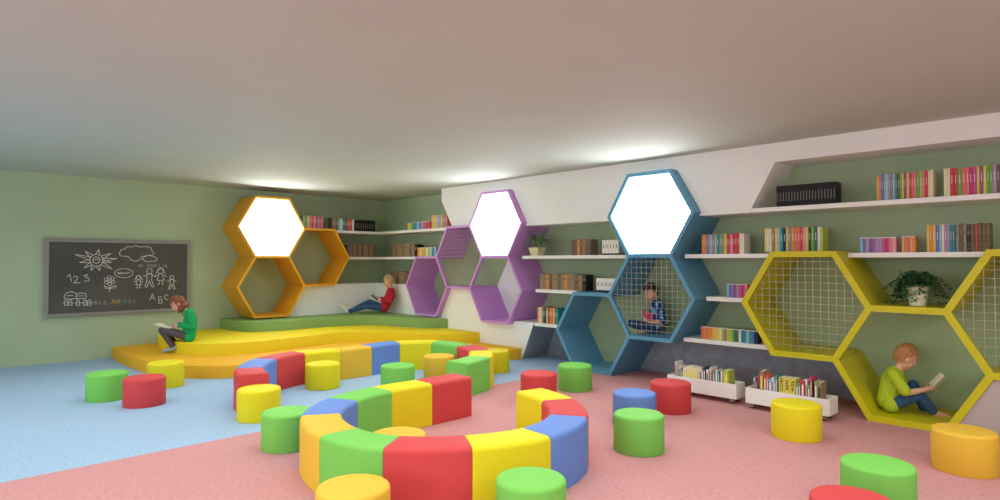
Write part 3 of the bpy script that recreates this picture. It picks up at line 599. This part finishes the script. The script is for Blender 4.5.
def cart_books(x,y,specs,where,group,WS=1.0):
    for i,(cn,w,h,lean,gap,style) in enumerate(specs):
        h*=1.13; w*=WS; gap*=WS
        rt=empty('book',(x,y,.0645)); rt.rotation_euler=(0,0,0)
        t=.002; mb=MB(); d=.13
        mb.box(0,t,0,d,0,h); mb.box(w-t,w,0,d,0,h); mb.box(t,w-t,0,t,0,h)
        cv=mb.build('cover',bmat(cn),rt)
        pg=MB().box(t+.0002,w-t-.0002,t+.0002,d-.004,.002,h-.003).build('pages',PAGE,rt)
        sp=MB().box(w*.25,w*.75,-.0009,0,h*.45,h*.85).build('spine_label',mat(style[0]+' label',style[1],.5),rt)
        if len(style)>2:
            cu=bpy.data.curves.new('spine_lettering','FONT'); cu.body=style[2]; cu.size=.050; cu.extrude=.0006; cu.offset=.0012; cu.align_x='CENTER'; cu.align_y='CENTER'; cu.space_character=1.05
            to=bpy.data.objects.new('t',cu); C.objects.link(to); dg=bpy.context.evaluated_depsgraph_get(); dg.update()
            me=bpy.data.meshes.new_from_object(to.evaluated_get(dg)); bpy.data.objects.remove(to)
            # text runs up the spine: local x -> +z, local y -> -x
            for v_ in me.vertices: a_,b_,c_=v_.co; v_.co=(w*.5-b_*.62,-.0016-c_,h*.76+a_)
            me.materials.clear(); me.materials.append(bmat('black'))
            lo=bpy.data.objects.new('spine_lettering',me); C.objects.link(lo); lo.parent=sp
        if lean: rt.rotation_euler=(0,R(lean),0)
        tag(rt,f'{cn.replace("_"," ")} book, {ORDN[i]} from the left in {where}','book',group)
        x+=w+gap
WL=('white',(235,232,225)); DL=('dark',(60,40,40)); RL=('red',(180,60,60)); YL=('yellow',(230,215,80)); BLb=lambda t_:('yellow',(230,215,80),t_)
cart_books(-3.165,5.575,[('white',.012,.235,0,.028,RL),('white',.012,.20,0,.006,DL),('dark_green',.014,.185,0,.004,WL),('white',.024,.19,0,.002,YL),('cream',.024,.205,0,.001,YL),('cream',.024,.205,0,.001,YL),('cream',.024,.205,0,.001,YL),('cream',.024,.20,0,.001,YL),('cream',.022,.20,0,.006,YL),
 ('white',.018,.20,0,.002,DL),('grey',.016,.215,0,.002,WL),('navy',.014,.22,0,.01,WL),('white',.018,.20,0,.014,DL),('white',.012,.225,0,.016,RL),('grey',.014,.20,0,.010,WL),('white',.014,.205,0,.008,WL),('teal',.010,.20,0,.012,WL),('white',.014,.205,0,.008,WL),('lime',.045,.215,0,0,YL)],
 'the left book cart','books in the left cart',1.15)
cart_books(-2.345,5.53,[('white',.010,.195,0,.008,DL),('navy',.008,.20,0,.006,WL),('red',.014,.21,0,.004,DL),('tan',.032,.255,0,.004,YL),('red',.018,.235,0,.004,WL),('coral',.012,.225,0,.006,WL),('sky',.022,.20,0,.003,WL),('white',.014,.215,0,.003,RL),('sky',.014,.205,0,.004,WL),('teal',.010,.24,0,.012,WL),
 ('yellow',.045,.225,0,.001,BLb('COD')),('yellow',.045,.225,0,.001,BLb('SSH')),('yellow',.040,.225,0,.004,BLb('AGL')),('green',.018,.20,0,.003,WL),('grey',.012,.205,0,.006,WL),('red',.026,.225,0,.008,WL),('white',.012,.23,0,.006,RL),('green',.016,.195,0,.004,WL),('crimson',.010,.26,0,.02,WL),('green',.020,.23,0,.002,WL),('tan',.028,.225,0,0,DL)],
 'the right book cart','books in the right cart',1.07)

# ------------------------------------------------------------------ plants
LEAF=mat('dark ivy leaf',(58,100,62),.5,(30,.25)); LEAF2=mat('spider plant leaf',(112,146,90),.5,(20,.2)); SOIL=mat('potting soil',(60,44,34),.95,(60,.3),bump=.6)
POTW=mat('cream ceramic pot',(226,222,196),.5,(12,.05)); POTB=mat('beige stone pot',(222,212,168),.8,(25,.1),bump=.4)
# spider plant in a square tapered pot
sp=empty('spider_plant',(-5.565,6.14,Z2+.0005)); tag(sp,'spider plant with arching leaves in a square beige pot beside the purple honeycomb','potted plant')
def sqr(z,w): return [(-w,-w,z),(w,-w,z),(w,w,z),(-w,w,z)]
mb=MB(); rings=[sqr(0,.062),sqr(.095,.084),sqr(.110,.087),sqr(.110,.074),sqr(.090,.072)]
mb.v=[p for r_ in rings for p in r_]
for k in range(4):
    for i in range(4): mb.f.append((k*4+i,k*4+(i+1)%4,(k+1)*4+(i+1)%4,(k+1)*4+i)); mb.m.append(0)
mb.f+= [(0,3,2,1),(16,17,18,19)]; mb.m+= [0,0]
mb.build('pot',POTB,sp,bevel=.003)
MB().box(-.070,.070,-.070,.070,.086,.100).build('soil',SOIL,sp)
def blade(mb,p0,dirv,length,lift,droop,w,n=9):
    p=Vector(p0); pts=[]
    for i in range(n):
        t=i/(n-1); pts.append(Vector((p.x+dirv[0]*length*t, p.y+dirv[1]*length*t, p.z+lift*math.sin(t*math.pi*.55)-droop*t*t)))
    side=Vector((-dirv[1],dirv[0],0)).normalized(); base=len(mb.v)
    for i,q in enumerate(pts):
        t=i/(n-1); ww=w*(math.sin(math.pi*min(1,.25+t*.75))**.7)+.0006
        for s_,dz in ((-1,.003),(0,-.001),(1,.003)): mb.v.append(tuple(q+side*ww*s_+Vector((0,0,dz))))
        for s_,dz in ((-1,.0015),(0,-.0025),(1,.0015)): mb.v.append(tuple(q+side*ww*s_+Vector((0,0,dz))))
    for i in range(n-1):
        a=base+i*6; b=a+6
        for x,y in ((0,1),(1,2),(2,5),(5,4),(4,3),(3,0)): mb.f.append((a+x,a+y,b+y,b+x)); mb.m.append(0)
mb=MB(); rnd=random.Random(3)
for i in range(44):
    an=i*2.399; ln=rnd.uniform(.12,.34); 
    dv=(math.cos(an),math.sin(an)*(.6 if math.sin(an)>0 else .45))
    blade(mb,(dv[0]*.012,dv[1]*.012,.105),dv,ln,rnd.uniform(.16,.30),rnd.uniform(.1,.34) if ln>.18 else .03,rnd.uniform(.008,.011))
mb.build('foliage',LEAF2,sp,smooth=True)
# trailing ivy
iv=empty('ivy_plant',(-1.175,6.02,.9785)); tag(iv,'trailing dark green ivy in a white pot on top of the reading nook','potted plant')
MB().lathe([(.055,0),(.060,.003),(.078,.15),(.082,.165),(.076,.168),(.070,.15)],n=40).build('pot',POTW,iv,autosmooth=40)
MB().lathe([(.0700,.142),(.05,.152),(.01,.156)],n=24).build('soil',SOIL,iv)
mb=MB(); stm=MB(); rnd=random.Random(11)
def leaf(mb,p,dirv,s,nrm):
    d=Vector(dirv).normalized(); n_=Vector(nrm); sd=d.cross(n_); 
    if sd.length<1e-4: sd=d.orthogonal()
    sd.normalize(); n_=sd.cross(d).normalized()
    o=[(0,0,0),(.25,.45,.06),(.55,.5,.1),(.62,.25,.02),(1.05,0,-.15),(.62,-.25,.02),(.55,-.5,.1),(.25,-.45,.06)]
    pts=[Vector(p)+d*a*s+sd*b*s+n_*c_*s for a,b,c_ in o]; mid=Vector(p)+d*.5*s-n_*.06*s
    base=len(mb.v); mb.v+= [tuple(q) for q in pts]+[tuple(mid)]
    for i in range(8): mb.f.append((base+i,base+(i+1)%8,base+8)); mb.m.append(0)
for i in range(62):
    an=rnd.uniform(0,2*math.pi); out=rnd.uniform(.05,.235) ; 
    ca,sa=math.cos(an),math.sin(an)*.62
    drop=rnd.uniform(.04,.2) if out>.11 and abs(ca)>.6 else rnd.uniform(-.03,.02)
    top=rnd.uniform(.06,.155); pts=[]
    n=9
    for k in range(n):
        t=k/(n-1)
        z=.15+top*math.sin(min(1,t*1.6)*math.pi/2)-(drop+top*.6)*max(0,(t-.35)/.65)**1.3
        rr=out*(t**.8)*(1.15)
        pts.append(Vector((rr*ca+rnd.uniform(-.005,.005),rr*sa+rnd.uniform(-.005,.005),max(z,.02))))
    stm.tube(pts,.0014,n=5)
    for k in range(1,n):
        for j in range(6):
            a2=rnd.uniform(0,6.28); dv=(math.cos(a2),math.sin(a2),rnd.uniform(-.5,.3))
            leaf(mb,pts[k]+Vector((rnd.uniform(-.012,.012),rnd.uniform(-.012,.012),rnd.uniform(-.008,.008))),dv,rnd.uniform(.018,.032),(rnd.uniform(-.4,.4),rnd.uniform(-.6,.1),1))
for i in range(7):  # strands falling over the front of the pot
    x=-.06+.02*i; L_=rnd.uniform(.05,.13); pts=[Vector((x*.5,-.03,.165)),Vector((x,-.085,.17)),Vector((x*1.15,-.094,.17-L_*.5)),Vector((x*1.1+.01,-.09,.17-L_))]
    stm.tube(pts,.0013,n=5)
    for q in pts[1:]:
        for j in range(4): leaf(mb,q+Vector((rnd.uniform(-.012,.012),-.003,rnd.uniform(-.016,.016))),(rnd.uniform(-1,1),-.3,rnd.uniform(-1,.2)),rnd.uniform(.012,.018),(0,-1,.3))
stm.build('stems',LEAF,iv); mb.build('foliage',LEAF,iv)

# ------------------------------------------------------------------ children
def ico(bm,c,r,sub=2,sc=None,rot=None):
    m_=Matrix.Translation(c)
    if rot: m_=m_@rot.to_4x4()
    if sc: m_=m_@Matrix.Diagonal((*sc,1))
    else: m_=m_@Matrix.Diagonal((r,r,r,1))
    bmesh.ops.create_icosphere(bm,subdivisions=sub,radius=1,matrix=m_)
def capsule(bm,a,b,ra,rb):
    a,b=Vector(a),Vector(b); t=bmesh.new(); ico(t,a,ra,2); ico(t,b,rb,2)
    r=bmesh.ops.convex_hull(t,input=list(t.verts)); 
    dele=[e for e in r['geom_interior'] if isinstance(e,bmesh.types.BMVert)]
    bmesh.ops.delete(t,geom=dele,context='VERTS')
    me=bpy.data.meshes.new('t'); t.to_mesh(me); t.free(); bm.from_mesh(me); bpy.data.meshes.remove(me)
def chain(bm,pts):
    for i in range(len(pts)-1): capsule(bm,pts[i][0],pts[i+1][0],pts[i][1],pts[i+1][1])
def fused(name,bm,m,parent,voxel=.005,smooth=4):
    me=bpy.data.meshes.new(name+'_src'); bm.to_mesh(me); bm.free()
    o=bpy.data.objects.new(name,me); C.objects.link(o)
    md=o.modifiers.new('r','REMESH'); md.mode='VOXEL'; md.voxel_size=voxel; md.use_smooth_shade=True
    if smooth:
        s_=o.modifiers.new('s','SMOOTH'); s_.iterations=smooth; s_.factor=.5
    dg=bpy.context.evaluated_depsgraph_get(); dg.update()
    nm=bpy.data.meshes.new_from_object(o.evaluated_get(dg)); o.modifiers.clear(); o.data=nm
    bpy.data.meshes.remove(me)
    nm.materials.clear(); nm.materials.append(m); nm.polygons.foreach_set('use_smooth',[True]*len(nm.polygons))
    nm.polygons.foreach_set('material_index',[0]*len(nm.polygons))
    if parent: local(o,parent)
    return o
SKIN=mat('skin',(226,172,146),.5,(8,.04)); EYE=mat('dark eye',(48,34,28),.25); EYW=mat('eye white',(236,230,224),.3); LIP=mat('lips',(190,104,98),.5)
def child(key,name,label,cfg):
    J={k:Vector(v) for k,v in KIDS[key].items()}
    root=empty(name,J['pelvis']); tag(root,label,'person')
    up=(J['crown']-J['neck']).normalized(); fw=(J['face']-J['head']); fw=(fw-up*fw.dot(up)*.35).normalized(); 
    up=(up-fw*up.dot(fw)).normalized(); sd=fw.cross(up).normalized()
    hc=J['head']; rot=Matrix((sd,fw,up)).transposed()
    H=lambda s,f_,u: hc+sd*s*.9+fw*f_*.86+up*u*.97
    # ---- body: one continuous skin surface
    bm=bmesh.new()
    ico(bm,H(0,-.008,.014),1,3,(.073,.083,.091),rot); ico(bm,H(0,.018,-.035),1,3,(.056,.060,.066),rot)
    ico(bm,H(0,.034,-.070),1,2,(.026,.026,.022),rot)                       # chin
    for s in (-1,1):
        ico(bm,H(s*.036,.052,-.036),1,2,(.026,.026,.024),rot)              # cheeks
        ico(bm,H(s*.082,-.002,-.010),1,2,(.010,.018,.026),rot)             # ears
    capsule(bm,H(0,.086,.004),H(0,.102,-.022),.008,.011)                     # nose
    chain(bm,[(H(0,-.006,-.05),.034),(J['neck'],.033),(J['neck'].lerp(J['chest'],.35),.055)])
    shc=(J['shN']+J['shF'])/2
    chain(bm,[(shc,.062),(J['chest'],.076),(J['pelvis'],.058)])
    chain(bm,[(J['shN'].lerp(shc,.15),.038),(J['shF'].lerp(shc,.15),.038)])
    chain(bm,[(J['chest'].lerp(J['shN'],.4),.055),(J['chest'].lerp(J['shF'],.4),.055)])
    chain(bm,[(J['hiN'],.050),(J['hiF'],.050)])
    for q in 'NF':
        chain(bm,[(J['sh'+q],.036),(J['sh'+q].lerp(J['el'+q],.5),.032),(J['el'+q],.026),(J['el'+q].lerp(J['wr'+q],.4),.026),(J['wr'+q],.018)])
        chain(bm,[(J['hi'+q],.050),(J['hi'+q].lerp(J['kn'+q],.5),.042),(J['kn'+q],.034),(J['kn'+q].lerp(J['an'+q],.35),.033),(J['an'+q],.022)])
        # foot
        an,to=J['an'+q],J['to'+q]; fd=(to-an).normalized()
        chain(bm,[(an-fd*.012,.028),(an+(to-an)*.6,.025),(to,.019)])
        # hand: palm, four fingers curled around the book, thumb from the side
        wr,ha=J['wr'+q],J['ha'+q]; d=(ha-wr).normalized(); bk=J['bk']
        tob=(bk-ha); tob=(tob-d*tob.dot(d)); tob=tob.normalized() if tob.length>.005 else d.orthogonal()
        acr=d.cross(tob).normalized(); L_=.045
        p0=wr+d*.012; p1=wr+d*L_
        for k in (-1,0,1): capsule(bm,p0+acr*k*.009,p1+acr*k*.012,.011,.010)
        for k,ln in ((-1.5,.030),(-.5,.036),(.5,.034),(1.5,.026)):
            b0=p1+acr*k*.0105; b1=b0+(d*.8+tob*.35).normalized()*ln*.55; b2=b1+(d*.3+tob*.9).normalized()*ln*.5
            chain(bm,[(b0,.0075),(b1,.0068),(b2,.0058)])
        t0=wr+d*.018+acr*.014; t1=t0+(acr*.7+d*.6+tob*.3).normalized()*.022; t2_=t1+(d*.8+tob*.5).normalized()*.018
        chain(bm,[(t0,.009),(t1,.008),(t2_,.0065)])
    fused('body',bm,SKIN,root,.0042,3)
    # ---- face
    for s in (-1,1):
        bm=bmesh.new(); ico(bm,H(s*.034,.074,.002),1,2,(.014,.008,.009),rot); e=fused('eye',bm,EYW,root,.0022,0)
        bm=bmesh.new(); ico(bm,H(s*.034,.0795,.001),1,2,(.0075,.0055,.0075),rot); fused('iris',bm,EYE,root,.0018,0)
        bm=bmesh.new(); capsule(bm,H(s*.018,.086,.020),H(s*.050,.074,.021),.003,.0025); fused('eyebrow',bm,cfg['hair'],root,.0022,0)
    bm=bmesh.new(); capsule(bm,H(-.016,.083,-.047),H(.016,.083,-.047),.005,.005); fused('mouth',bm,LIP,root,.0025,1)
    # ---- hair: locks laid over the skull
    bm=bmesh.new(); rn=random.Random(hash(key)%97 if False else len(key)*7)
    ico(bm,H(0,-.016,.026),1,3,(.078,.084,.086),rot)
    # keep the cap off the face: cut everything in front of the hairline
    cut=[v for v in bm.verts if (v.co-hc).dot(fw)>(.066 if (v.co-hc).dot(up)>.05 else .022) and (v.co-hc).dot(up)<.062]
    low=[v for v in bm.verts if (v.co-hc).dot(up)<-.045]
    bmesh.ops.delete(bm,geom=list(set(cut+low)),context='VERTS')
    bmesh.ops.solidify(bm,geom=list(bm.faces),thickness=.010)
    n=26
    for i in range(n):
        a=2*math.pi*i/n; cx,cy=math.sin(a),math.cos(a)     # cy>0 towards the face
        top=H(cx*.015,-.02+cy*.02,.112)
        if cy>.55: el=R(20)+rn.uniform(-.15,.15)
        elif cy>-.1: el=R(2)+rn.uniform(-.1,.1)
        else: el=R(-46)+rn.uniform(-.12,.08)
        if cfg.get('long') and cy<.55: el=R(-34)
        pts=[]
        m_=6
        for k in range(m_+1):
            t=k/m_; ph=R(80)*(1-t)+el*t
            rr=1.0+rn.uniform(-.03,.07)
            pts.append((H(cx*math.cos(ph)*.090*rr,-.014+cy*math.cos(ph)*.100*rr,.02+math.sin(ph)*.094*rr),.0085+rn.uniform(0,.004)-.004*t))
        if cfg.get('long') and cy<.55:
            e=pts[-1][0]; g=Vector((0,0,-1)); o_=sd*cx*.012+fw*cy*.01
            ln=(.15 if cy<-.2 else .10 if cy<.2 else .06)+rn.uniform(-.02,.02); o_=o_-fw*(.03 if cy<.1 else .0)
            pts+= [(e+g*ln*.4+o_,.014),(e+g*ln*.8+o_*.8,.011),(e+g*ln+o_*.2,.006)]
        chain(bm,pts)
    fused('hair',bm,cfg['hair'],root,.0045,1)
    # ---- clothes
    g=.009
    bm=bmesh.new()
    chain(bm,[(J['neck'].lerp(shc,.55),.050),(shc,.062+g),(J['chest'],.080+g),(J['pelvis'].lerp(J['chest'],.15),.080+g),((J['hiN']+J['hiF'])/2,.066+g)]); chain(bm,[(J['hiN'],.058+g),(J['hiF'],.058+g)])
    chain(bm,[(J['shN'].lerp(shc,.15),.040+g),(J['shF'].lerp(shc,.15),.040+g)])
    chain(bm,[(J['chest'].lerp(J['shN'],.4),.057+g),(J['chest'].lerp(J['shF'],.4),.057+g)])
    for q in 'NF':
        s_,e,w_=J['sh'+q],J['el'+q],J['wr'+q]
        if cfg['sleeve']=='long': chain(bm,[(s_,.038+g),(s_.lerp(e,.5),.036+g),(e,.032+g),(e.lerp(w_,.5),.028+g),(e.lerp(w_,.92),.022+g)])
        else: chain(bm,[(s_,.038+g),(s_.lerp(e,.5),.038+g),(s_.lerp(e,.9),.036+g)])
    # fabric folds
    fused(cfg['top_name'],bm,cfg['top'],root,.005,3)
    bm=bmesh.new()
    chain(bm,[(J['hiN'],.051+g),(J['hiF'],.051+g)]); chain(bm,[(J['pelvis'],.064),(J['pelvis'].lerp((J['hiN']+J['hiF'])/2,.9),.058)])
    for q in 'NF':
        h_,k_,a_=J['hi'+q],J['kn'+q],J['an'+q]
        chain(bm,[(h_,.051+g),(h_.lerp(k_,.5),.042+g),(k_,.034+g),(k_.lerp(a_,.4),.033+g),(k_.lerp(a_,.9),.028+g)])
    fused('trousers',bm,cfg['legs'],root,.005,3)
    if cfg.get('shoe'):
        for q in 'NF':
            an,to=J['an'+q],J['to'+q]; fd=(to-an).normalized(); bm=bmesh.new()
            chain(bm,[(an-fd*.014,.031),(an+(to-an)*.55,.028),(to+fd*.004,.022)]); fused('shoe',bm,cfg['shoe'],root,.004,2)
    return root,J
JEAN=mat('blue denim',(52,84,122),.8,(60,.2)); 
HB_BR=mat('light brown hair',(184,132,84),.55,(50,.25)); HB_BL=mat('blond hair',(196,164,118),.55,(50,.2)); HB_RD=mat('auburn hair',(128,76,50),.5,(50,.25)); HB_DK=mat('dark brown hair',(74,46,38),.5,(50,.25))
LIME=mat('lime green cotton',(176,198,44),.8,(30,.05)); REDC=mat('red wool',(184,34,58),.8,(30,.08)); GRNC=mat('bright green wool',(22,160,92),.8,(30,.06)); PATT=mat('navy and cyan print cotton',(40,70,130),.8)
# navy / cyan print
nt=PATT.node_tree; vo=nt.nodes.new('ShaderNodeTexVoronoi'); vo.inputs['Scale'].default_value=22; tc=nt.nodes.new('ShaderNodeTexCoord'); rp=nt.nodes.new('ShaderNodeValToRGB')
rp.color_ramp.interpolation='CONSTANT'; rp.color_ramp.elements[0].color=(*lin((.15,.24,.5)),1); rp.color_ramp.elements[1].color=(*lin((.35,.7,.85)),1); rp.color_ramp.elements[1].position=.62
e_=rp.color_ramp.elements.new(.8); e_.color=(*lin((.12,.16,.34)),1)
nt.links.new(tc.outputs['Object'],vo.inputs['Vector']); nt.links.new(vo.outputs['Color'],rp.inputs['Fac']); nt.links.new(rp.outputs['Color'],nt.nodes['Principled BSDF'].inputs['Base Color'])
GRYL=mat('dark grey leggings',(88,80,86),.85,(30,.1)); NAVY=mat('dark navy trousers',(40,70,110),.85,(30,.15)); WSH=mat('white canvas shoe',(226,222,216),.6); PSH=mat('pale blue and grey shoe',(150,170,180),.6)
lime,JL=child('lime','person','child in a lime green shirt and jeans reading barefoot in the yellow honeycomb nook',dict(hair=HB_BR,top=LIME,top_name='shirt',sleeve='short',legs=JEAN))
redk,JR=child('red','person','blond child in a red sweater sitting with legs stretched on the green stage step',dict(hair=HB_BL,top=REDC,top_name='sweater',sleeve='long',legs=JEAN,shoe=WSH))
girl,JG=child('girl','person','child with long auburn hair and green sweater reading on the yellow stage step',dict(hair=HB_RD,top=GRNC,top_name='sweater',sleeve='long',legs=GRYL,shoe=PSH,long=True))
blu,JB=child('blue','person','child in a navy and cyan patterned shirt behind the wire mesh of the blue honeycomb',dict(hair=HB_DK,top=PATT,top_name='shirt',sleeve='short',legs=NAVY))
# ---- books the children hold: two leaves opening around a spine
def open_book(J,label,cover,size,normal,spinedir,ang=60):
    c=J['bk']; r=empty('open_book',c); tag(r,label,'book')
    s=Vector(spinedir).normalized(); n=Vector(normal); n=(n-s*n.dot(s)).normalized(); w=s.cross(n).normalized()
    hw,hh=size
    for nm,th,m_,off in (('cover',.002,cover,0),('pages',.006,PAGE,.0022)):
        mb=MB()
        for sg in (-1,1):
            a=R(ang/2)*1
            d=(w*sg*math.cos(a)+n*math.sin(a)).normalized(); q=(n*math.cos(a)-w*sg*math.sin(a)).normalized()
            L_=hw-(0 if nm=='cover' else .004); Hh=hh/2-(0 if nm=='cover' else .003)
            v=[]
            for o_ in (off,off+th):
                for x,y in ((.001,-Hh),(L_,-Hh),(L_,Hh),(.001,Hh)): v.append(tuple(d*x+s*y+q*o_))
            mb.add(v,[(0,3,2,1),(4,5,6,7),(0,1,5,4),(1,2,6,5),(2,3,7,6),(3,0,4,7)])
        mb.build(nm,m_,r)
    return r
def book_between(J,label,cover,size,tilt):
    f_=(J['head']-J['bk']).normalized(); sidev=(J['shN']-J['shF']).normalized()
    s=f_.cross(sidev).normalized(); s=(s*math.cos(tilt)+f_*math.sin(tilt))
    return open_book(J,label,cover,size,f_,s)
book_between(JL,'thin white open book in the hands of the child in lime green',bmat('white'),(.085,.135),0)
book_between(JR,'small dark green open book held by the child in red',bmat('dark_green'),(.09,.13),0)
open_book(JG,'large white open book on the lap of the child in the green sweater',bmat('white'),(.12,.17),(.18,.18,1),(.72,-.70,.05),18)
JB['bk']=JB['bk']+Vector((.04,-.0,-.025))
open_book(JB,'pink and red open book held by the child behind the mesh',bmat('crimson'),(.11,.15),(.35,.80,.45),(.1,-.1,1),50)

# ------------------------------------------------------------------ light
W=bpy.data.worlds.new('World'); bpy.context.scene.world=W; W.use_nodes=True
W.node_tree.nodes['Background'].inputs['Color'].default_value=(.80,.88,1,1); W.node_tree.nodes['Background'].inputs['Strength'].default_value=WORLD_E
def area(name,loc,rot,sx,sy,power,col=(.94,1,.985)):
    l=bpy.data.lights.new(name,'AREA'); l.shape='RECTANGLE'; l.size=sx; l.size_y=sy; l.energy=power; l.color=col
    o=bpy.data.objects.new(name,l); C.objects.link(o); o.location=loc; o.rotation_euler=rot; return o
for i,(a,b) in enumerate(wins):
    area('window_daylight',((a+b)/2,YF-.15,1.5),(R(90),0,0),b-a,1.5,WIN_P*(.5,1.1,1.5)[i],(.92,.97,1))  # area lights added in the unseen windows as frontal light
# ceiling luminaires added outside the frame to brighten the room
def added_luminaire(x,y,p):
    r=empty('ceiling_light',(x,y,HC-.001)); tag(r,'square white ceiling lamp outside the frame','ceiling lamp','ceiling lamps')
    MB().box(-.45,.45,-.45,.45,-.03,0).build('housing',SHELF,r,bevel=.004)
    area('ceiling_lamp_light',(x,y,HC-.036),(0,0,0),.85,.85,p)
for x,y in LUMS: added_luminaire(x,y,CEIL_P*(2.0 if x>1 else 1.3 if x>-2 else .9))
# added fill lights under the ceiling, no fixtures: wide soft beams with a cut-off angle
for gx in (-8.2,-6.3,-4.4,-2.5,-.6):
    for gy in (.4,2.2,4.0):
        o=area('downlight',(gx,gy,HC-.006),(0,0,0),1.3,1.3,GRID_P*(.55 if gx<-8 else .8 if gx<-6 else 1)); o.data.spread=R(116)

# ------------------------------------------------------------------ camera
cam=bpy.data.cameras.new('Camera'); co=bpy.data.objects.new('Camera',cam); C.objects.link(co)
cam.sensor_fit='HORIZONTAL'; cam.sensor_width=36; cam.lens=36*602.80/1000; cam.clip_start=.05
co.location=(0,0,1.35); co.rotation_euler=(R(90+1.0605),0,R(45.7233))
sc=bpy.context.scene; sc.camera=co
sc.view_settings.view_transform='Standard'; sc.view_settings.look='None'; sc.view_settings.exposure=EXPO; sc.view_settings.gamma=1
sc.view_settings.use_curve_mapping=False
sc.cycles.max_bounces=8; sc.cycles.diffuse_bounces=6; sc.cycles.use_denoising=True
